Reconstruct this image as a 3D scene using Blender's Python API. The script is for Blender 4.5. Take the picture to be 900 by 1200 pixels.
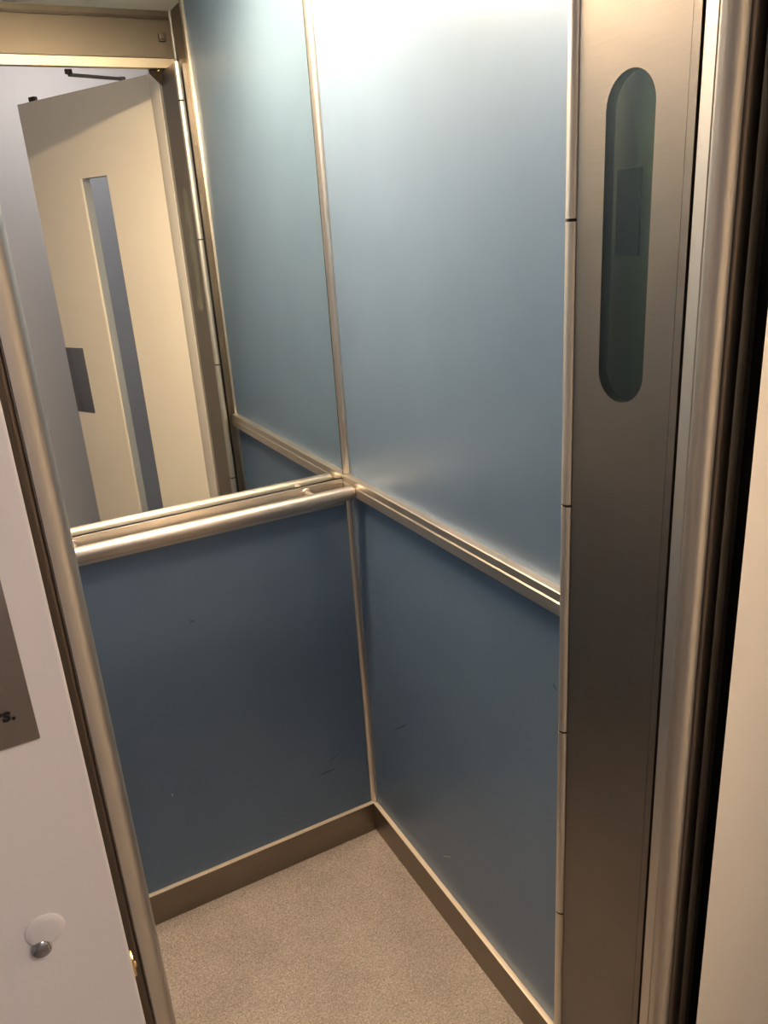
import bpy, bmesh, math, random
from mathutils import Vector, Matrix

S = bpy.context.scene
C = S.collection
for o in list(bpy.data.objects):
    bpy.data.objects.remove(o)

# ------------------------------------------------------------------ camera
cam_d = bpy.data.cameras.new('camera')
cam = bpy.data.objects.new('camera', cam_d)
C.objects.link(cam)
cam.location = (-0.7113, -1.5662, 1.5268)
cam.rotation_euler = (1.22003, 0.06375, -0.49314)
cam_d.sensor_fit = 'VERTICAL'
cam_d.sensor_height = 24.0
cam_d.lens = 925.35 / 1200.0 * 24.0
cam_d.clip_start = 0.02
S.camera = cam

# ------------------------------------------------------------------ world, lights, exposure
W = bpy.data.worlds.new('world'); S.world = W
W.use_nodes = True
W.node_tree.nodes['Background'].inputs[0].default_value = (0.55, 0.6, 0.7, 1)
W.node_tree.nodes['Background'].inputs[1].default_value = 0.02
S.view_settings.view_transform = 'Standard'
S.view_settings.look = 'None'
S.view_settings.gamma = 1.0
S.view_settings.use_curve_mapping = False
S.view_settings.exposure = 0.0
CABIN_LIGHT = 215.0            # strength of the lamp diffuser in the cabin ceiling
CABIN_COLOUR = (1.0, 0.69, 0.415)
HALL_LIGHT = 33.0             # strength of the unseen lamp added to light the landing
HALL_COLOUR = (1.0, 0.84, 0.79)

# ------------------------------------------------------------------ dimensions (metres)
XL, XR = -0.717, 0.0         # cabin side walls
YF = -0.97                   # front end of the cabin interior
ZC = 2.12                    # cabin ceiling
XM = (XL + XR) / 2           # centre line

# ------------------------------------------------------------------ materials
def nodes(name):
    m = bpy.data.materials.new(name); m.use_nodes = True
    nt = m.node_tree
    return m, nt, nt.nodes['Principled BSDF']

def simple(name, col, rough=0.5, metal=0.0, spec=0.5, noise=0.0, nscale=8.0, bump=0.0, bscale=200.0):
    m, nt, b = nodes(name)
    b.inputs['Base Color'].default_value = (*col, 1)
    b.inputs['Roughness'].default_value = rough
    b.inputs['Metallic'].default_value = metal
    b.inputs['Specular IOR Level'].default_value = spec
    tc = nt.nodes.new('ShaderNodeTexCoord')
    if noise:
        n = nt.nodes.new('ShaderNodeTexNoise'); n.inputs['Scale'].default_value = nscale
        n.inputs['Detail'].default_value = 4
        nt.links.new(tc.outputs['Object'], n.inputs['Vector'])
        r = nt.nodes.new('ShaderNodeValToRGB')
        r.color_ramp.elements[0].color = (*[c * (1 - noise) for c in col], 1)
        r.color_ramp.elements[1].color = (*[min(1, c * (1 + noise)) for c in col], 1)
        nt.links.new(n.outputs['Fac'], r.inputs['Fac'])
        nt.links.new(r.outputs['Color'], b.inputs['Base Color'])
    if bump:
        n2 = nt.nodes.new('ShaderNodeTexNoise'); n2.inputs['Scale'].default_value = bscale
        nt.links.new(tc.outputs['Object'], n2.inputs['Vector'])
        bp = nt.nodes.new('ShaderNodeBump'); bp.inputs['Strength'].default_value = bump
        bp.inputs['Distance'].default_value = 0.002
        nt.links.new(n2.outputs['Fac'], bp.inputs['Height'])
        nt.links.new(bp.outputs['Normal'], b.inputs['Normal'])
    return m

def brushed(name, col, rough, along=(1, 1, 0.01), amount=0.12, scale=400, aniso=0.0):
    """brushed metal: streaks drawn out along one axis modulate roughness and colour"""
    m, nt, b = nodes(name)
    b.inputs['Metallic'].default_value = 1.0
    tc = nt.nodes.new('ShaderNodeTexCoord')
    mp = nt.nodes.new('ShaderNodeMapping'); mp.inputs['Scale'].default_value = along
    n = nt.nodes.new('ShaderNodeTexNoise'); n.inputs['Scale'].default_value = scale
    n.inputs['Detail'].default_value = 3
    nt.links.new(tc.outputs['Object'], mp.inputs['Vector'])
    nt.links.new(mp.outputs['Vector'], n.inputs['Vector'])
    r = nt.nodes.new('ShaderNodeMapRange')
    r.inputs['To Min'].default_value = rough * 0.8; r.inputs['To Max'].default_value = rough * 1.2
    nt.links.new(n.outputs['Fac'], r.inputs['Value'])
    nt.links.new(r.outputs['Result'], b.inputs['Roughness'])
    # large soft wear
    n2 = nt.nodes.new('ShaderNodeTexNoise'); n2.inputs['Scale'].default_value = 7
    n2.inputs['Detail'].default_value = 5
    nt.links.new(tc.outputs['Object'], n2.inputs['Vector'])
    mx = nt.nodes.new('ShaderNodeMath'); mx.operation = 'ADD'
    nt.links.new(n.outputs['Fac'], mx.inputs[0]); nt.links.new(n2.outputs['Fac'], mx.inputs[1])
    cr = nt.nodes.new('ShaderNodeValToRGB')
    cr.color_ramp.elements[0].position = 0.6; cr.color_ramp.elements[1].position = 1.4
    cr.color_ramp.elements[0].color = (*[c * (1 - amount) for c in col], 1)
    cr.color_ramp.elements[1].color = (*[min(1, c * (1 + amount)) for c in col], 1)
    hm = nt.nodes.new('ShaderNodeMath'); hm.operation = 'MULTIPLY'; hm.inputs[1].default_value = 0.5
    nt.links.new(mx.outputs[0], hm.inputs[0])
    cr.color_ramp.elements[0].position = 0.3; cr.color_ramp.elements[1].position = 0.7
    nt.links.new(hm.outputs[0], cr.inputs['Fac'])
    nt.links.new(cr.outputs['Color'], b.inputs['Base Color'])
    if aniso:
        b.inputs['Anisotropic'].default_value = aniso
    return m

def emit(name, col, strength):
    m, nt, b = nodes(name)
    b.inputs['Base Color'].default_value = (0.8, 0.8, 0.8, 1)
    b.inputs['Emission Color'].default_value = (*col, 1)
    b.inputs['Emission Strength'].default_value = strength
    return m

def panel_blue(name, scuffs=()):
    """pearl-blue laminate with a soft sheen, faint mottling and a few scuff marks.
    scuffs: (point a, point b, half width, colour) in world metres"""
    m, nt, b = nodes(name)
    b.inputs['Roughness'].default_value = 0.40
    b.inputs['Metallic'].default_value = 0.42
    b.inputs['Specular IOR Level'].default_value = 0.5
    b.inputs['Coat Weight'].default_value = 0.22
    b.inputs['Coat Roughness'].default_value = 0.42
    g = nt.nodes.new('ShaderNodeNewGeometry')
    n = nt.nodes.new('ShaderNodeTexNoise'); n.inputs['Scale'].default_value = 5.0
    n.inputs['Detail'].default_value = 6
    nt.links.new(g.outputs['Position'], n.inputs['Vector'])
    r = nt.nodes.new('ShaderNodeValToRGB')
    r.color_ramp.elements[0].position = 0.3; r.color_ramp.elements[1].position = 0.7
    r.color_ramp.elements[0].color = (*PB0, 1)
    r.color_ramp.elements[1].color = (*PB1, 1)
    nt.links.new(n.outputs['Fac'], r.inputs['Fac'])
    col = r.outputs['Color']
    nf = nt.nodes.new('ShaderNodeTexNoise'); nf.inputs['Scale'].default_value = 160
    nt.links.new(g.outputs['Position'], nf.inputs['Vector'])
    for a, bb, w, c in scuffs:
        a, bb = Vector(a), Vector(bb); d = bb - a; L = d.length; d.normalize()
        s = nt.nodes.new('ShaderNodeVectorMath'); s.operation = 'SUBTRACT'; s.inputs[1].default_value = (a + bb) / 2
        nt.links.new(g.outputs['Position'], s.inputs[0])
        dt = nt.nodes.new('ShaderNodeVectorMath'); dt.operation = 'DOT_PRODUCT'; dt.inputs[1].default_value = d
        nt.links.new(s.outputs['Vector'], dt.inputs[0])
        ln = nt.nodes.new('ShaderNodeVectorMath'); ln.operation = 'LENGTH'
        nt.links.new(s.outputs['Vector'], ln.inputs[0])
        # perp^2 = len^2 - dot^2 ; mask = 1 - (dot/halfL)^2 - (perp/w)^2 > noise
        e1 = nt.nodes.new('ShaderNodeMath'); e1.operation = 'MULTIPLY'
        nt.links.new(dt.outputs['Value'], e1.inputs[0]); nt.links.new(dt.outputs['Value'], e1.inputs[1])
        e2 = nt.nodes.new('ShaderNodeMath'); e2.operation = 'MULTIPLY'
        nt.links.new(ln.outputs['Value'], e2.inputs[0]); nt.links.new(ln.outputs['Value'], e2.inputs[1])
        e3 = nt.nodes.new('ShaderNodeMath'); e3.operation = 'SUBTRACT'
        nt.links.new(e2.outputs[0], e3.inputs[0]); nt.links.new(e1.outputs[0], e3.inputs[1])
        e4 = nt.nodes.new('ShaderNodeMath'); e4.operation = 'MULTIPLY'; e4.inputs[1].default_value = 1 / (L / 2) ** 2
        nt.links.new(e1.outputs[0], e4.inputs[0])
        e5 = nt.nodes.new('ShaderNodeMath'); e5.operation = 'MULTIPLY_ADD'; e5.inputs[1].default_value = 1 / w ** 2
        nt.links.new(e3.outputs[0], e5.inputs[0]); nt.links.new(e4.outputs[0], e5.inputs[2])
        e6 = nt.nodes.new('ShaderNodeMapRange')
        e6.inputs['From Min'].default_value = 1.1; e6.inputs['From Max'].default_value = 0.3
        e6.inputs['To Min'].default_value = 0; e6.inputs['To Max'].default_value = 1.3
        nt.links.new(e5.outputs[0], e6.inputs['Value'])
        e7 = nt.nodes.new('ShaderNodeMath'); e7.operation = 'MULTIPLY'; e7.use_clamp = True
        nt.links.new(e6.outputs['Result'], e7.inputs[0]); nt.links.new(nf.outputs['Fac'], e7.inputs[1])
        mixn = nt.nodes.new('ShaderNodeMixRGB'); mixn.inputs['Color2'].default_value = (*c, 1)
        nt.links.new(e7.outputs[0], mixn.inputs['Fac']); nt.links.new(col, mixn.inputs['Color1'])
        col = mixn.outputs['Color']
    nt.links.new(col, b.inputs['Base Color'])
    bp = nt.nodes.new('ShaderNodeBump'); bp.inputs['Strength'].default_value = 0.05
    bp.inputs['Distance'].default_value = 0.0005
    nt.links.new(nf.outputs['Fac'], bp.inputs['Height'])
    nt.links.new(bp.outputs['Normal'], b.inputs['Normal'])
    return m

PB0 = (0.113, 0.186, 0.306)
PB1 = (0.127, 0.206, 0.333)
DARK = (0.03, 0.035, 0.045)
M = {}
M['blue'] = panel_blue('blue_laminate')
M['blue_back'] = panel_blue('blue_laminate_scuffed_back', [
    ((-0.157, 0, 0.228), (-0.100, 0, 0.231), 0.003, DARK),
    ((-0.508, 0, 0.325), (-0.508, 0, 0.335), 0.002, (0.6, 0.62, 0.62)),
    ((-0.405, 0, 0.746), (-0.395, 0, 0.742), 0.003, DARK),
    ((-0.12, 0, 0.26), (-0.09, 0, 0.27), 0.002, DARK)])
M['blue_right'] = panel_blue('blue_laminate_scuffed_right', [
    ((0, -0.135, 0.385), (0, -0.215, 0.452), 0.003, DARK),
    ((0, -0.715, 0.824), (0, -0.727, 0.814), 0.003, DARK),
    ((0, -0.34, 0.17), (0, -0.38, 0.20), 0.0015, (0.5, 0.55, 0.55))])
M['alu'] = brushed('satin_aluminium', (0.62, 0.59, 0.55), 0.33, (1, 1, 0.003), 0.05)
M['alu_hinge'] = brushed('hinge_aluminium', (0.76, 0.72, 0.66), 0.42, (1, 1, 0.003), 0.04)
M['alu_post'] = simple('post_aluminium', (0.63, 0.60, 0.56), 0.42, 1.0, 0.5, 0.04, 5.0)
M['alu_x'] = brushed('satin_aluminium_lengthwise', (0.58, 0.54, 0.49), 0.40, (0.02, 1, 1), 0.05)
M['alu_y'] = brushed('satin_aluminium_rail', (0.68, 0.64, 0.58), 0.38, (1, 0.02, 1), 0.05)
M['steel'] = brushed('brushed_stainless', (0.225, 0.203, 0.184), 0.42, (0.03, 1, 1) and (1, 0.03, 1), 0.10, 500)
M['skirt_x'] = brushed('skirting_steel_back', (0.24, 0.21, 0.175), 0.38, (0.03, 1, 1), 0.12)
M['skirt_y'] = brushed('skirting_steel_side', (0.24, 0.21, 0.175), 0.38, (1, 0.03, 1), 0.12)
M['skirt_edge'] = simple('skirting_lit_edge', (0.66, 0.60, 0.51), 0.45, 0.25, 0.5, 0.08, 30)  # pale colour puts the lamp's highlight into the steel lip
M['plate'] = brushed('sign_plate_metal', (0.36, 0.32, 0.29), 0.42, (0.03, 1, 1), 0.06)
M['mirror'] = simple('mirror_silver', (0.84, 0.88, 0.84), 0.0, 1.0)
M['mirror_edge'] = simple('mirror_edge', (0.05, 0.06, 0.055), 0.3)
M['white'] = simple('white_lacquer', (0.86, 0.82, 0.785), 0.42, 0, 0.4, 0.03, 3.0, 0.06, 350)
M['door_white'] = simple('door_lacquer', (0.85, 0.81, 0.76), 0.45, 0, 0.4, 0.02, 3.0, 0.06, 350)
M['hall_wall'] = simple('landing_plaster', (0.50, 0.51, 0.54), 0.85, 0, 0.2, 0.03, 2.0, 0.25, 220)
M['hall_ceiling'] = simple('landing_ceiling_paint', (0.8, 0.79, 0.77), 0.9, 0, 0.2, 0.02, 2.0)
M['hall_floor'] = simple('landing_stone', (0.30, 0.28, 0.26), 0.5, 0, 0.4, 0.25, 40)
M['ceiling'] = simple('cabin_ceiling_paint', (0.86, 0.84, 0.80), 0.55, 0, 0.4, 0.03, 4)
M['header'] = brushed('header_steel', (0.115, 0.102, 0.088), 0.48, (0.03, 1, 1), 0.06)
M['black'] = simple('black_rubber', (0.012, 0.011, 0.010), 0.7, 0, 0.3, 0.2, 60)
M['bronze'] = simple('dark_steel_frame', (0.55, 0.47, 0.39), 0.32, 1.0, 0.5, 0.10, 9.0)
M['lip'] = brushed('header_lip_aluminium', (0.40, 0.36, 0.30), 0.45, (0.02, 1, 1), 0.05)
M['bronze_shaded'] = simple('front_strip_shaded', (0.12, 0.10, 0.085), 0.32, 1.0, 0.5, 0.10, 9.0)  # darker copy of the frame steel, shade beside the nose put into its colour
M['bracket'] = simple('bracket_black_paint', (0.022, 0.018, 0.015), 0.9, 0, 0.03, 0.2, 60)
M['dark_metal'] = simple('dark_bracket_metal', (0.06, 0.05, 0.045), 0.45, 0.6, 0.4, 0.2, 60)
M['grey_metal'] = simple('closer_grey_metal', (0.16, 0.16, 0.17), 0.5, 0.6, 0.5, 0.08, 60)
M['brass'] = simple('strike_brass', (0.85, 0.62, 0.28), 0.25, 1.0, 0.5, 0.1, 90)
M['chrome'] = simple('lock_steel', (0.45, 0.45, 0.46), 0.18, 1.0, 0.5, 0.06, 90)
M['ink'] = simple('black_print', (0.015, 0.014, 0.014), 0.6, 0, 0.3, 0.1, 90)
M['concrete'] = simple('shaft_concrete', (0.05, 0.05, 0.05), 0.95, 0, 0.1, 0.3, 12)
M['lamp'] = emit('cabin_lamp_diffuser', CABIN_COLOUR, CABIN_LIGHT)
M['hall_added_lamp'] = emit('landing_added_diffuser', HALL_COLOUR, HALL_LIGHT)

# speckled vinyl floor
def vinyl():
    m, nt, b = nodes('speckled_vinyl')
    b.inputs['Roughness'].default_value = 0.6
    b.inputs['Specular IOR Level'].default_value = 0.35
    g = nt.nodes.new('ShaderNodeNewGeometry')
    n = nt.nodes.new('ShaderNodeTexNoise'); n.inputs['Scale'].default_value = 290; n.inputs['Detail'].default_value = 4
    v = nt.nodes.new('ShaderNodeTexVoronoi'); v.inputs['Scale'].default_value = 260
    n3 = nt.nodes.new('ShaderNodeTexNoise'); n3.inputs['Scale'].default_value = 6; n3.inputs['Detail'].default_value = 5
    for q in (n, v, n3): nt.links.new(g.outputs['Position'], q.inputs['Vector'])
    r = nt.nodes.new('ShaderNodeValToRGB')
    e = r.color_ramp.elements
    e[0].position = 0.30; e[0].color = (0.150, 0.134, 0.127, 1)
    e[1].position = 0.72; e[1].color = (0.425, 0.385, 0.367, 1)
    x = e.new(0.46); x.color = (0.256, 0.230, 0.219, 1)
    x = e.new(0.58); x.color = (0.302, 0.272, 0.260, 1)
    nt.links.new(n.outputs['Fac'], r.inputs['Fac'])
    sp = nt.nodes.new('ShaderNodeSeparateColor'); nt.links.new(v.outputs['Color'], sp.inputs['Color'])
    mr = nt.nodes.new('ShaderNodeMapRange'); mr.inputs['To Min'].default_value = 0.84; mr.inputs['To Max'].default_value = 1.16
    nt.links.new(sp.outputs['Red'], mr.inputs['Value'])
    mr2 = nt.nodes.new('ShaderNodeMapRange'); mr2.inputs['To Min'].default_value = 0.85; mr2.inputs['To Max'].default_value = 1.1
    mr2.inputs['From Min'].default_value = 0.3; mr2.inputs['From Max'].default_value = 0.7
    nt.links.new(n3.outputs['Fac'], mr2.inputs['Value'])
    k = nt.nodes.new('ShaderNodeMath'); k.operation = 'MULTIPLY'
    nt.links.new(mr.outputs[0], k.inputs[0]); nt.links.new(mr2.outputs[0], k.inputs[1])
    mm = nt.nodes.new('ShaderNodeVectorMath'); mm.operation = 'SCALE'
    nt.links.new(r.outputs['Color'], mm.inputs[0]); nt.links.new(k.outputs[0], mm.inputs['Scale'])
    nt.links.new(mm.outputs['Vector'], b.inputs['Base Color'])
    bp = nt.nodes.new('ShaderNodeBump'); bp.inputs['Strength'].default_value = 0.25; bp.inputs['Distance'].default_value = 0.0006
    nt.links.new(n.outputs['Fac'], bp.inputs['Height']); nt.links.new(bp.outputs['Normal'], b.inputs['Normal'])
    return m
M['vinyl'] = vinyl()

def glass(name, tint, rough=0.02, refl=0.04):
    m, nt, b = nodes(name)
    out = nt.nodes['Material Output']
    tr = nt.nodes.new('ShaderNodeBsdfTransparent'); tr.inputs[0].default_value = (*tint, 1)
    gl = nt.nodes.new('ShaderNodeBsdfGlossy'); gl.inputs['Roughness'].default_value = rough
    lw = nt.nodes.new('ShaderNodeLayerWeight'); lw.inputs['Blend'].default_value = 0.5
    pw = nt.nodes.new('ShaderNodeMath'); pw.operation = 'POWER'; pw.inputs[1].default_value = 4.0
    nt.links.new(lw.outputs['Facing'], pw.inputs[0])
    fr = nt.nodes.new('ShaderNodeMath'); fr.operation = 'MULTIPLY_ADD'; fr.inputs[1].default_value = 0.9; fr.inputs[2].default_value = refl
    nt.links.new(pw.outputs[0], fr.inputs[0])
    mx = nt.nodes.new('ShaderNodeMixShader')
    nt.links.new(fr.outputs[0], mx.inputs[0]); nt.links.new(tr.outputs[0], mx.inputs[1]); nt.links.new(gl.outputs[0], mx.inputs[2])
    nt.links.new(mx.outputs[0], out.inputs['Surface'])
    return m
M['glass_green'] = glass('green_tinted_pane', (0.70, 0.76, 0.67), 0.10, 0.06)
M['glass_door'] = glass('grey_tinted_pane', (0.84, 0.88, 0.92), 0.08, 0.06)

# ------------------------------------------------------------------ mesh helpers (world coordinates)
def add_box(bm, x0, x1, y0, y1, z0, z1, bevel=0.0, seg=2):
    vs = [bm.verts.new((x, y, z)) for x in (x0, x1) for y in (y0, y1) for z in (z0, z1)]
    fs = [(0, 1, 3, 2), (4, 6, 7, 5), (0, 4, 5, 1), (2, 3, 7, 6), (0, 2, 6, 4), (1, 5, 7, 3)]
    faces = [bm.faces.new([vs[i] for i in f]) for f in fs]
    if bevel:
        ed = list({e for f in faces for e in f.edges})
        bmesh.ops.bevel(bm, geom=ed, offset=bevel, segments=seg, profile=0.5, affect='EDGES')

def add_prism(bm, pts, lo, hi, axis='z'):
    """closed outline pts (a,b) extruded between lo and hi along axis.
    axis z: (x,y); axis y: (x,z); axis x: (y,z)"""
    def P(a, b, c):
        return {'z': (a, b, c), 'y': (a, c, b), 'x': (c, a, b)}[axis]
    n = len(pts)
    A = [bm.verts.new(P(a, b, lo)) for a, b in pts]
    B = [bm.verts.new(P(a, b, hi)) for a, b in pts]
    bm.faces.new(A[::-1]); bm.faces.new(B)
    for i in range(n):
        bm.faces.new((A[i], A[(i + 1) % n], B[(i + 1) % n], B[i]))

def add_cyl(bm, p0, p1, r0, r1=None, seg=32, caps=True, rings=None):
    p0, p1 = Vector(p0), Vector(p1)
    if r1 is None: r1 = r0
    ax = (p1 - p0).normalized()
    u = ax.orthogonal().normalized(); v = ax.cross(u)
    prof = rings or [(0, r0), (1, r1)]
    L = []
    for t, r in prof:
        c = p0.lerp(p1, t)
        L.append([bm.verts.new(c + (u * math.cos(a) + v * math.sin(a)) * r) for a in [2 * math.pi * i / seg for i in range(seg)]])
    for A, B in zip(L, L[1:]):
        for i in range(seg):
            bm.faces.new((A[i], A[(i + 1) % seg], B[(i + 1) % seg], B[i]))
    if caps:
        bm.faces.new(L[0][::-1]); bm.faces.new(L[-1])

def smooth_by_angle(me, ang=35):
    me.polygons.foreach_set('use_smooth', [True] * len(me.polygons))
    bm = bmesh.new(); bm.from_mesh(me)
    for e in bm.edges:
        e.smooth = len(e.link_faces) == 2 and e.calc_face_angle(0) < math.radians(ang)
    bm.to_mesh(me); bm.free()

def finish(name, bm, mat, parent=None, root=None, base=None, smooth=True):
    """link bm as one object. With a parent the coordinates are shifted by the root's place."""
    bmesh.ops.recalc_face_normals(bm, faces=bm.faces)
    if parent is None:
        if base is None:
            xs = [v.co for v in bm.verts]
            base = Vector(((min(v.x for v in xs) + max(v.x for v in xs)) / 2,
                           (min(v.y for v in xs) + max(v.y for v in xs)) / 2, min(v.z for v in xs)))
        off = Vector(base)
    else:
        off = Vector((root or parent).location)
    bmesh.ops.translate(bm, verts=bm.verts, vec=-off)
    me = bpy.data.meshes.new(name); bm.to_mesh(me); bm.free()
    if smooth: smooth_by_angle(me)
    me.materials.append(mat)
    o = bpy.data.objects.new(name, me); C.objects.link(o)
    if parent is None: o.location = off
    else: o.parent = parent
    return o

def box(name, b, mat, parent=None, root=None, bevel=0.0, seg=2):
    bm = bmesh.new(); add_box(bm, *b, bevel=bevel, seg=seg)
    return finish(name, bm, mat, parent, root)

def prism(name, pts, lo, hi, axis, mat, parent=None, root=None):
    bm = bmesh.new(); add_prism(bm, pts, lo, hi, axis)
    return finish(name, bm, mat, parent, root)

def cyl(name, p0, p1, r, mat, parent=None, root=None, seg=32, rings=None):
    bm = bmesh.new(); add_cyl(bm, p0, p1, r, seg=seg, rings=rings)
    return finish(name, bm, mat, parent, root)

def empty(name, loc, rz=0.0):
    o = bpy.data.objects.new(name, None); C.objects.link(o)
    o.empty_display_size = 0.05
    o.location = loc; o.rotation_euler = (0, 0, rz)
    return o

def tag(o, label, cat, kind=None, group=None):
    o['label'] = label; o['category'] = cat
    if kind: o['kind'] = kind
    if group: o['group'] = group
    return o

def struct(o, label, cat):
    return tag(o, label, cat, 'structure')

# ================================================================== THE CABIN SHELL
struct(box('floor', (XL - 0.02, XR + 0.02, -1.012, 0.02, -0.03, 0.0), M['vinyl']),
       'beige speckled vinyl floor of the lift cabin', 'floor')
struct(box('ceiling', (XL - 0.02, XR + 0.02, -1.0, 0.02, ZC, ZC + 0.03), M['ceiling']),
       'pale painted ceiling of the lift cabin', 'ceiling')

# back wall: lower blue panel, upper backing behind the mirror
wb = empty('wall_back', (XM, 0.0, 0.0)); struct(wb, 'back wall of the lift cabin, dark blue below the mirror', 'wall')
box('lower_panel', (XL + 0.004, -0.010, 0.0, 0.018, 0.0, 0.968), M['blue_back'], wb)
box('upper_panel', (XL + 0.004, -0.004, 0.008, 0.018, 0.970, ZC), M['blue'], wb)

# right wall: lower and upper blue panels, wall end strip
wr = empty('wall_right', (0.0, -0.41, 0.0)); struct(wr, 'right side wall of the lift cabin in pearl blue panels', 'wall')
box('lower_panel', (0.0, 0.018, -0.800, -0.008, 0.0, 0.982), M['blue_right'], wr)
box('upper_panel', (0.0, 0.018, -0.800, -0.008, 0.984, ZC), M['blue'], wr)
box('end_strip', (-0.007, 0.018, -0.822, -0.801, 0.0, ZC), M['alu'], wr, bevel=0.002)
box('return_panel', (0.003, 0.018, -1.008, -0.823, 0.0, ZC), M['steel'], wr)

wl = empty('wall_left', (XL, -0.41, 0.0)); struct(wl, 'left side wall of the lift cabin in pearl blue panels', 'wall')
box('lower_panel', (XL - 0.018, XL, -0.800, 0.0, 0.0, 0.982), M['blue'], wl)
box('upper_panel', (XL - 0.018, XL, -0.800, 0.0, 0.984, ZC), M['blue'], wl)
box('end_strip', (XL - 0.018, XL + 0.007, -0.822, -0.801, 0.0, ZC), M['alu'], wl, bevel=0.002)
box('return_panel', (XL - 0.018, XL - 0.003, -1.008, -0.823, 0.0, ZC), M['steel'], wl)

# corner profile between back and right wall (small cove), upper and lower length
def cove(sx, cx):
    pts = [(cx, 0.0)]
    r = 0.013
    pts += [(cx + sx * r, 0.0)]
    for i in range(9):
        a = math.pi / 2 * i / 8
        # concave arc centred at (r, -r)
        pts.append((cx + sx * (r - 0.010 * math.sin(a)) , -r + 0.010 * math.cos(a)))
    pts += [(cx, -r)]
    return pts
t1 = empty('trim_1', (0, 0, 0.086)); struct(t1, 'slim aluminium profile in the corner beside the mirror', 'trim')
for z0, z1 in ((0.086, 0.962), (1.001, ZC)):
    prism('profile', cove(-1, 0.0), z0, z1, 'z', M['alu'], t1)
t2 = empty('trim_2', (XL, 0, 0.086)); struct(t2, 'slim aluminium profile in the far left cabin corner', 'trim')
prism('profile', cove(1, XL), 0.086, ZC, 'z', M['alu'], t2)

# skirting boards: steel face with a folded lip along the top
def skirt_pts(s):      # cross-section (offset from wall, z)
    return [(0, 0), (s * 0.011, 0), (s * 0.011, 0.0835), (s * 0.0095, 0.0855), (0, 0.0862)]
bb = empty('baseboard_back', (XM, 0, 0)); struct(bb, 'brown steel skirting under the dark blue back panel', 'skirting')
prism('face', skirt_pts(-1), XL, XR, 'x', M['skirt_x'], bb)
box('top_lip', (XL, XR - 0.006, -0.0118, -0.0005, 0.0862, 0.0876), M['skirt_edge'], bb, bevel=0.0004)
br = empty('baseboard_right', (0, -0.4, 0)); struct(br, 'brown steel skirting along the right cabin wall', 'skirting')
prism('face', skirt_pts(-1), -0.80, -0.011, 'y', M['skirt_y'], br)
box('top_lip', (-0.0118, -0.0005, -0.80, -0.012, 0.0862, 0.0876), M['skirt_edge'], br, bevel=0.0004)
bl = empty('baseboard_left', (XL, -0.4, 0)); struct(bl, 'steel skirting along the left cabin wall', 'skirting')
prism('face', [(XL + a, z) for a, z in skirt_pts(1)], -0.80, -0.011, 'y', M['skirt_y'], bl)

# rail on the right wall: stepped aluminium plank
def rail_pts(x, s):
    q = [(0, 0.962), (0.0165, 0.962), (0.0180, 0.9635), (0.0180, 0.9825), (0.0172, 0.9833), (0.0172, 0.9842),
         (0.0165, 0.9848), (0.0165, 0.9985), (0.0150, 1.0000), (0, 1.0000)]
    return [(x + s * a, z) for a, z in q]
t3 = empty('trim_3', (0, -0.4, 0.962)); struct(t3, 'stepped aluminium rail across the right cabin wall', 'rail')
prism('rail_profile', rail_pts(0, -1), -0.7995, -0.0005, 'y', M['alu_y'], t3)
t4 = empty('trim_4', (XL, -0.4, 0.962)); struct(t4, 'stepped aluminium rail across the left cabin wall', 'rail')
prism('rail_profile', rail_pts(XL, 1), -0.7995, -0.0005, 'y', M['alu_y'], t4)

# flat aluminium band under the mirror
t5 = empty('trim_5', (XM, 0, 0.93)); struct(t5, 'flat aluminium band under the mirror behind the handrail', 'trim')
box('band', (XL + 0.0185, -0.0185, -0.007, 0.0, 0.930, 0.9905), M['alu_x'], t5, bevel=0.0012)

# ------------------------------------------------------------------ mirror
mr = empty('mirror', (XM, 0, 0.992)); tag(mr, 'large wall mirror above the handrail on the back wall', 'mirror')
box('glass', (XL + 0.014, -0.0145, -0.0002, 0.007, 0.9925, 2.10), M['mirror'], mr)
box('edge', (-0.0143, -0.0130, -0.0004, 0.0075, 0.9925, 2.10), M['mirror_edge'], mr)

# ------------------------------------------------------------------ handrail
YT, ZT, RT = -0.060, 0.9735, 0.0160
hr = empty('handrail', (XM, 0, 0.957)); tag(hr, 'round aluminium handrail below the mirror', 'handrail')
x0, x1 = XL + 0.021, -0.0205
Lr = x1 - x0
tube = cyl('tube', (x0, YT, ZT), (x1, YT, ZT), RT, M['alu_x'], hr, seg=48,
    rings=[(0, RT - 0.003), (0.002 / Lr, RT - 0.0008), (0.004 / Lr, RT), (1 - 0.004 / Lr, RT), (1 - 0.002 / Lr, RT - 0.0008), (1, RT - 0.003)])
for xe, sg in ((x0, -1), (x1, 1)):
    cyl('end_cap', (xe - sg * 0.0005, YT, ZT), (xe + sg * 0.0012, YT, ZT), RT - 0.0035, M['lip'], tube, hr, seg=32)
for bx_ in (-0.606, -0.108):
    b = cyl('bracket', (bx_, -0.007, ZT + 0.002), (bx_, YT + 0.006, ZT + 0.002), 0.0085, M['alu_x'], hr, seg=24)
    cyl('rosette', (bx_, -0.007, ZT + 0.002), (bx_, -0.0115, ZT + 0.002), 0.013, M['alu_x'], b, hr, seg=32,
        rings=[(0, 0.013), (0.6, 0.013), (1, 0.0118)])

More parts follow.
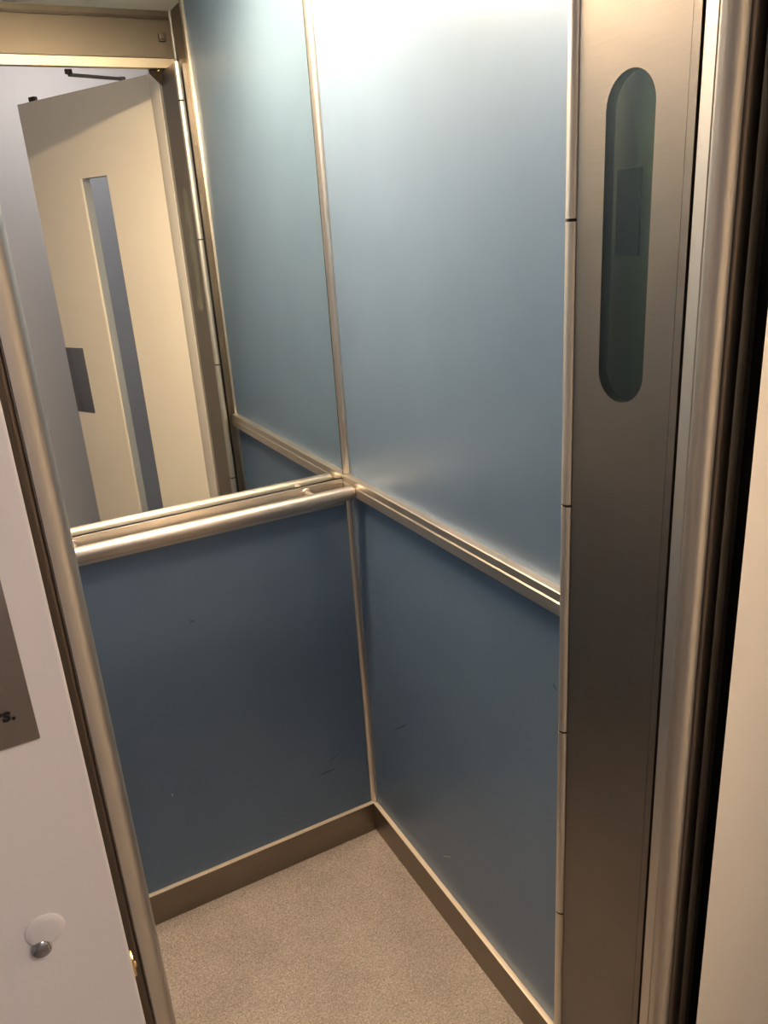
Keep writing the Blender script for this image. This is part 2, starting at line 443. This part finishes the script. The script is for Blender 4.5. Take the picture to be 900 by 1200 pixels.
# ------------------------------------------------------------------ cabin header above the entrance
wf = empty('wall_front', (XM, -0.97, 1.965)); struct(wf, 'steel header above the cabin entrance seen in the mirror', 'header')
box('face_panel', (XL, XR, -1.005, -0.950, 2.004, ZC), M['header'], wf)
prism('guide_rail', [(-0.935, 1.976), (-0.934, 1.999), (-0.937, 2.002), (-1.005, 2.004), (-1.005, 1.988), (-0.950, 1.980), (-0.950, 1.974)],
      XL, XR, 'x', M['lip'], wf)
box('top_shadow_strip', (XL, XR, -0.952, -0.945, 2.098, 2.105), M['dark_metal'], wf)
dc = empty('door_contact', (-0.031, -0.945, 2.04)); tag(dc, 'small square metal contact on the header in the mirror', 'sensor')
box('housing', (-0.041, -0.022, -0.950, -0.936, 2.048, 2.062), M['header'], dc, bevel=0.001)
box('base', (-0.041, -0.022, -0.950, -0.938, 2.0435, 2.0475), M['dark_metal'], dc, bevel=0.0008)

# ------------------------------------------------------------------ cabin ceiling lamp
LX, LY, LZ = 0.23, 0.070, 0.010
LC = (XM, -0.170)
lp = empty('ceiling_lamp', (LC[0], LC[1], ZC - LZ)); tag(lp, 'warm strip lamp on the cabin ceiling along the mirror', 'lamp')
box('housing', (LC[0] - LX - .012, LC[0] + LX + .012, LC[1] - LY - .012, LC[1] + LY + .012, ZC - .004, ZC), M['alu'], lp, bevel=0.001)
box('diffuser', (LC[0] - LX, LC[0] + LX, LC[1] - LY, LC[1] + LY, ZC - LZ, ZC - .0042), M['lamp'], lp, bevel=0.002, seg=2)

# ================================================================== FOLDING CABIN DOORS (folded open at each side)
def slot_leaf(bm, x0, x1, y0, y1, z0, z1, sy, sz0, sz1, r):
    """leaf slab between x0..x1 with a stadium-shaped slot; outline in the (y,z) plane"""
    n = 16
    slot = [(sy + r * math.cos(a), sz1 - r + r * math.sin(a)) for a in [math.pi * i / n for i in range(n + 1)]]
    slot += [(sy + r * math.cos(a), sz0 + r + r * math.sin(a)) for a in [math.pi + math.pi * i / n for i in range(n + 1)]]
    m = len(slot)
    def outer(p):       # matching point on the rectangle
        y, z = p
        return y, z
    for x in (x0, x1):
        pass
    ring = {}
    for x in (x0, x1):
        ring[x] = [bm.verts.new((x, a, b)) for a, b in slot]
    # rectangle corners and slot-level points
    R = {}
    for x in (x0, x1):
        R[x] = dict(tr=bm.verts.new((x, y1, z1)), tl=bm.verts.new((x, y0, z1)), bl=bm.verts.new((x, y0, z0)), br=bm.verts.new((x, y1, z0)),
                    r1=bm.verts.new((x, y1, sz1 - r)), l1=bm.verts.new((x, y0, sz1 - r)), l0=bm.verts.new((x, y0, sz0 + r)), r0=bm.verts.new((x, y1, sz0 + r)))
        s = ring[x]; q = R[x]; h = n // 2
        bm.faces.new([q['r1'], q['tr']] + [s[i] for i in range(h, -1, -1)])
        bm.faces.new([q['tr'], q['tl'], s[h]])
        bm.faces.new([q['tl'], q['l1']] + [s[i] for i in range(n, h - 1, -1)])
        bm.faces.new([q['l1'], q['l0'], s[n + 1], s[n]])
        bm.faces.new([q['l0'], q['bl']] + [s[i] for i in range(n + 1 + h, n, -1)])
        bm.faces.new([q['bl'], q['br'], s[n + 1 + h]])
        bm.faces.new([q['br'], q['r0']] + [s[i] for i in range(2 * n + 1, n + h, -1)])
        bm.faces.new([q['r0'], q['r1'], s[0], s[2 * n + 1]])
    a, b = R[x0], R[x1]
    loop = ['tr', 'tl', 'l1', 'l0', 'bl', 'br', 'r0', 'r1']
    for i in range(8):
        k, l = loop[i], loop[(i + 1) % 8]
        bm.faces.new((a[k], a[l], b[l], b[k]))
    for i in range(m):
        bm.faces.new((ring[x0][i], ring[x0][(i + 1) % m], ring[x1][(i + 1) % m], ring[x1][i]))

SY, SZ0, SZ1, SR = -0.8825, 1.311, 1.660, 0.0355
JOINTS = [0.095, 0.447, 0.800, 1.158, 1.516, 1.873, 1.968]
def folding_door(name, label, s):
    """s=+1: folded against the right wall (face towards -x); s=-1 mirrored about the centre line"""
    def X(x): return x if s > 0 else 2 * XM - x
    root = empty(name, (X(-0.035), -0.88, 0.012)); struct(root, label, 'door')
    def B(nm, x0, x1, y0, y1, z0, z1, m, par=None, bev=0.0):
        xa, xb = sorted((X(x0), X(x1)))
        return box(nm, (xa, xb, y0, y1, z0, z1), m, par or root, root, bevel=bev)
    # leaf facing the opening
    bm = bmesh.new()
    xa, xb = sorted((X(-0.0450), X(-0.0310)))
    slot_leaf(bm, xa, xb, -0.9585, -0.8030, 0.014, 1.968, SY, SZ0, SZ1, SR)
    lf = finish('leaf', bm, M['steel'], root, root)
    # pane in the slot
    bm = bmesh.new()
    n = 16; r = SR - 0.0004
    pts = [(SY + r * math.cos(a), SZ1 - SR + r * math.sin(a)) for a in [math.pi * i / n for i in range(n + 1)]]
    pts += [(SY + r * math.cos(a), SZ0 + SR + r * math.sin(a)) for a in [math.pi + math.pi * i / n for i in range(n + 1)]]
    xa, xb = sorted((X(-0.0446), X(-0.0410)))
    add_prism(bm, pts, xa, xb, 'x')
    finish('pane', bm, M['glass_green'], lf, root)
    # edge profile at the free end
    B('edge_profile', -0.0450, -0.0300, -0.9690, -0.9590, 0.014, 1.968, M['steel'], lf, 0.0)
    # second leaf folded behind it
    lf2 = B('leaf', -0.0200, -0.0060, -0.9625, -0.8230, 0.014, 1.968, M['steel'])
    B('lock_plate', -0.0235, -0.0202, -0.8800, -0.8440, 1.474, 1.566, M['black'], lf2, 0.001)
    # hinge column in lengths, with dark joints between them
    hx, hy = X(-0.0430), -0.7938
    for z0, z1 in zip(JOINTS, JOINTS[1:]):
        cyl('hinge_knuckle', (hx, hy, z0 + 0.0018), (hx, hy, z1 - 0.0018), 0.0084, M['alu_hinge'], root, root, seg=24)
    for z in JOINTS[1:-1]:
        cyl('hinge_joint', (hx, hy, z - 0.0018), (hx, hy, z + 0.0018), 0.0076, M['black'], root, root, seg=20)
    cyl('hinge_pin', (hx, hy, 1.968), (hx, hy, 2.085), 0.0042, M['grey_metal'], root, root, seg=16)
    cyl('hinge_pin', (hx, hy, 0.001), (hx, hy, 0.095), 0.0085, M['alu'], root, root, seg=16)
    # guide bracket at the top of the free end
    bm = bmesh.new()
    p = [(X(-0.0455), 1.986), (X(-0.080), 1.986), (X(-0.078), 1.965), (X(-0.057), 1.944), (X(-0.0455), 1.934)]
    add_prism(bm, p, -0.9580, -0.9540, 'y')
    g = finish('guide_bracket', bm, M['bracket'], root, root)
    cyl('screw', (X(-0.052), -0.9540, 1.974), (X(-0.052), -0.9515, 1.974), 0.003, M['brass'], g, root, seg=16)
    return root
folding_door('door_2', 'stainless folding cabin door with oval slot window, folded at the right', 1)
folding_door('door_3', 'stainless folding cabin door folded at the left of the entrance', -1)

# ------------------------------------------------------------------ cabin entrance posts: flat strip, groove, rounded nose, dark front
def post(name, label, s):
    def X(x): return x if s > 0 else 2 * XM - x
    root = empty(name, (X(-0.02), -0.99, 0.0)); struct(root, label, 'post')
    # flat strip
    q = [(-0.0440, -0.9725), (-0.0450, -0.9735), (-0.0450, -0.9875), (-0.0442, -0.9883), (-0.006, -0.9883), (-0.006, -0.9725)]
    prism('flat_strip', [(X(a), b) for a, b in q], 0.0, 1.988, 'z', M['alu_post'], root)
    # nose: ridge then round
    r = 0.0165; cx, cy = -0.0450 + r, -0.9925
    q = [(-0.0060, -0.9893), (-0.0448, -0.9893), (-0.0458, -0.9905), (-0.0458, -0.9925)]
    for i in range(1, 17):
        a = math.pi + math.pi / 2 * i / 16
        q.append((cx + (r + 0.0003) * math.cos(a), cy + (r + 0.0003) * math.sin(a)))
    q += [(-0.0278, -1.0065), (-0.0060, -1.0065)]
    prism('rounded_nose', [(X(a), b) for a, b in q], 0.0, 1.988, 'z', M['alu_post'], root)
    # dark front strips, one shallow round and one flat return
    q = [(-0.0275, -1.0050)]
    for i in range(13):
        a = math.pi + math.pi * i / 12
        q.append((-0.0155 + 0.0120 * math.cos(a), -1.0070 + 0.0055 * math.sin(a)))
    q += [(-0.0035, -1.0050)]
    prism('front_strip', [(X(a), b) for a, b in q], 0.0, 1.988, 'z', M['bronze_shaded'], root)
    q = [(-0.0032, -1.0000), (-0.0032, -1.0080), (0.0010, -1.0098), (0.0085, -1.0090), (0.0105, -1.0060), (0.0105, -1.0000)]
    prism('front_return', [(X(a), b) for a, b in q], 0.0, 1.988, 'z', M['bronze'], root)
    return root
post('trim_6', 'rounded aluminium entrance post beside the oval slot window', 1)
post('trim_7', 'rounded aluminium entrance post beside the white landing frame with sign', -1)
struct(box('trim_8', (XL - 0.01, XR + 0.01, -1.010, -1.0055, 1.990, ZC), M['alu_x'], bevel=0.001),
       'aluminium lintel over the cabin entrance', 'lintel')

# ================================================================== LANDING: white steel frame, wall, hinged door
XO0, XO1 = -0.701, -0.031     # clear width between the white reveals
YB, YA = -1.057, -1.170
ZO = 2.022
def white_side(name, label, x0, x1, edge):
    r = empty(name, ((x0 + x1) / 2, YA, 0.0)); struct(r, label, 'wall')
    box('frame_panel', (x0, x1, YA, YB, 0.0, 2.60), M['white'], r, bevel=0.0022, seg=3)
    return r
struct(box('wall_landing_left', (-1.9, XO0, YA, YB, 0.0, 2.60), M['white'], bevel=0.0018, seg=3),
       'white lacquered landing frame left of the entrance, carrying the sign plate', 'wall')
struct(box('wall_landing_right', (XO1, 1.3, YA, YB, 0.0, 2.60), M['white'], bevel=0.0018, seg=3),
       'cream lit landing frame at the right edge of the photo', 'wall')
struct(box('wall_landing_top', (XO0, XO1, YA, YB, ZO, 2.60), M['white'], bevel=0.0018, seg=3),
       'white landing frame above the entrance', 'wall')
# shaft behind the gap
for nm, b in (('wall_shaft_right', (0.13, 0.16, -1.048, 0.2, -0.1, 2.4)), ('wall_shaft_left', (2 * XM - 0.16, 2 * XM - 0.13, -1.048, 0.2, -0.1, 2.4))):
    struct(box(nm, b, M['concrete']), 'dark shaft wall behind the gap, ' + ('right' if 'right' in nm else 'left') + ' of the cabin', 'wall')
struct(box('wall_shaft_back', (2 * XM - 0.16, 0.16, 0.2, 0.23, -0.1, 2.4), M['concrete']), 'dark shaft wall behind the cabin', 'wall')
struct(box('trim_9', (XO0, XO1, YA, YB + 0.006, -0.03, -0.001), M['header'], bevel=0.001), 'steel threshold of the landing door', 'threshold')
# landing room
struct(box('floor_landing', (-1.9, 1.3, -2.95, YA, -0.03, 0.0), M['hall_floor']), 'grey stone floor of the landing', 'floor')
struct(box('ceiling_landing', (-1.9, 1.3, -2.95, YA, 2.60, 2.63), M['hall_ceiling']), 'white ceiling of the landing', 'ceiling')
struct(box('wall_landing_back', (-1.9, 1.3, -2.98, -2.95, 0.0, 2.60), M['hall_wall']), 'pale grey landing wall opposite the lift, seen in the mirror', 'wall')
struct(box('wall_landing_side_left', (-1.93, -1.90, -2.98, YB, 0.0, 2.60), M['hall_wall']), 'pale grey side wall at the left end of the landing', 'wall')
struct(box('wall_landing_side_right', (1.30, 1.33, -2.98, YB, 0.0, 2.60), M['hall_wall']), 'pale grey side wall at the right end of the landing', 'wall')
hl = empty('landing_added_lamp', (-0.12, -2.30, 2.60)); tag(hl, 'unseen round ceiling lamp added to light the landing', 'lamp')  # added lamp, placed to light the left frame but not the right reveal
cyl('lamp_base', (-0.12, -2.30, 2.575), (-0.12, -2.30, 2.60), 0.24, M['hall_ceiling'], hl, seg=48)
cyl('diffuser', (-0.12, -2.30, 2.535), (-0.12, -2.30, 2.575), 0.22, M['hall_added_lamp'], hl, seg=48, rings=[(0, 0.17), (0.3, 0.21), (1, 0.22)])

# ---- landing door, open about 61 degrees
TH = math.radians(61.7)
HINGE = (XO1, YA - 0.001, 0.0)
d1 = empty('door_1', HINGE, TH); struct(d1, 'white hinged landing door with tall narrow glass strip, standing open in the mirror', 'door')
def dl(name, b, mat, parent=None, bevel=0.0, seg=2):
    bm = bmesh.new(); add_box(bm, *b, bevel=bevel, seg=seg)
    o = finish(name, bm, mat, parent or d1, ZERO); return o
ZERO = empty('zero', (0, 0, 0))
WL, TL, ZL = 0.683, 0.040, 2.000
G0, G1, GZ0, GZ1 = 0.266, 0.412, 0.30, 1.737
# leaf slab with the opening for the glass
bm = bmesh.new()
oy = [(-WL, 0.008), (0, 0.008), (0, ZL), (-WL, ZL)]
iy = [(-G1, GZ0), (-G0, GZ0), (-G0, GZ1), (-G1, GZ1)]
V = {(y, k): [bm.verts.new((a, y, b)) for a, b in q] for y in (-TL, 0.0) for k, q in (('o', oy), ('i', iy))}
for k in range(4):
    l = (k + 1) % 4
    for y in (-TL, 0.0):
        bm.faces.new((V[y, 'o'][k], V[y, 'o'][l], V[y, 'i'][l], V[y, 'i'][k]))
    for q in 'oi':
        bm.faces.new((V[-TL, q][k], V[-TL, q][l], V[0.0, q][l], V[0.0, q][k]))
leaf = finish('leaf', bm, M['door_white'], d1, ZERO)
dl('glass_pane', (-G1, -G0, -0.012, -0.007, GZ0, GZ1), M['glass_door'], leaf)
for a, b in ((-G1, -G1 + 0.0035), (-G0 - 0.0035, -G0)):
    dl('glazing_bead', (a, b, -0.0069, -0.001, GZ0, GZ1), M['door_white'], leaf, 0.0006)
dl('lock_plate', (-WL - 0.0005, -0.576, -0.002, 0.0025, 0.899, 1.152), M['chrome'], d1, 0.0008)
dl('edge_strip', (-WL - 0.002, -WL, -TL + 0.002, -0.002, 0.010, ZL - 0.002), M['door_white'], leaf, 0.0005)
dl('top_latch', (-0.632, -0.600, -0.028, -0.012, ZL, ZL + 0.018), M['dark_metal'], d1, 0.002)
for z in (0.25, 1.0, 1.75):
    bm = bmesh.new(); add_cyl(bm, (0.006, -0.046, z - 0.05), (0.006, -0.046, z + 0.05), 0.008, seg=20)
    finish('hinge', bm, M['grey_metal'], d1, ZERO)
# door closer arm between lintel and leaf top
dcl = empty('door_closer', (-0.258, -1.18, 1.99)); tag(dcl, 'slim grey closer arm between the lintel and the open landing door', 'door closer')
box('pivot_block', (-0.270, -0.250, -1.186, -1.1705, 1.998, 2.011), M['dark_metal'], dcl, bevel=0.002)
A = Vector((-0.260, -1.179, 1.9965))
Bp = Vector((HINGE[0] - 0.14 * math.cos(TH) - 0.02 * -math.sin(TH), HINGE[1] - 0.14 * math.sin(TH) - 0.02 * math.cos(TH), 2.008))
bm = bmesh.new(); add_cyl(bm, A, Bp, 0.0052, seg=16)
finish('arm', bm, M['grey_metal'], dcl, dcl)
bm = bmesh.new(); add_cyl(bm, Bp + Vector((0, 0, -0.0085)), Bp + Vector((0, 0, 0.006)), 0.010, seg=20)
finish('leaf_pivot', bm, M['grey_metal'], dcl, dcl)
bpy.data.objects.remove(ZERO)

# ------------------------------------------------------------------ small things on the white frame
sp = empty('sign_plate', (-0.800, YA, 1.288)); tag(sp, 'brown metal sign plate with black lettering on the white landing frame', 'sign')
pl = box('plate', (-0.880, -0.7190, YA - 0.0018, YA, 1.288, 1.438), M['plate'], sp, bevel=0.0005)
fc = bpy.data.curves.new('lettering', 'FONT')
fc.body = 'rs.'; fc.size = 0.0105; fc.extrude = 0.0002; fc.align_x = 'RIGHT'; fc.shear = 0.15; fc.offset = 0.0003
fo = bpy.data.objects.new('lettering', fc); C.objects.link(fo)
dg = bpy.context.evaluated_depsgraph_get()
me = bpy.data.meshes.new_from_object(fo.evaluated_get(dg)); bpy.data.objects.remove(fo)
me.materials.clear(); me.materials.append(M['ink'])
lt = bpy.data.objects.new('lettering', me); C.objects.link(lt); lt.parent = pl
lt.location = Vector((-0.7275, YA - 0.0020, 1.3035)) - Vector(sp.location); lt.rotation_euler = (math.pi / 2, 0, 0)

ks = empty('key_switch', (-0.740, YA, 1.155)); tag(ks, 'round key lock with steel cylinder low on the white landing frame', 'lock')
cyl('cover_disc', (-0.7405, YA - 0.0022, 1.168), (-0.7405, YA, 1.168), 0.0105, M['white'], ks, seg=40,
    rings=[(0, 0.0070), (0.15, 0.0088), (0.5, 0.0101), (1, 0.0105)])
cyl('cylinder', (-0.7445, YA - 0.0042, 1.1575), (-0.7445, YA - 0.0005, 1.1575), 0.006, M['chrome'], ks, seg=32,
    rings=[(0, 0.0030), (0.12, 0.0045), (0.4, 0.0054), (1, 0.0056)])
st = empty('strike_plate', (XO0, -1.16, 1.10)); tag(st, 'small brass strike at the edge of the white landing frame', 'strike')
box('plate', (XO0 - 0.0005, XO0 + 0.0016, -1.164, -1.156, 1.100, 1.114), M['brass'], st, bevel=0.0005)
cyl('screw', (XO0 + 0.0016, -1.160, 1.106), (XO0 + 0.0026, -1.160, 1.106), 0.002, M['brass'], st, seg=14)
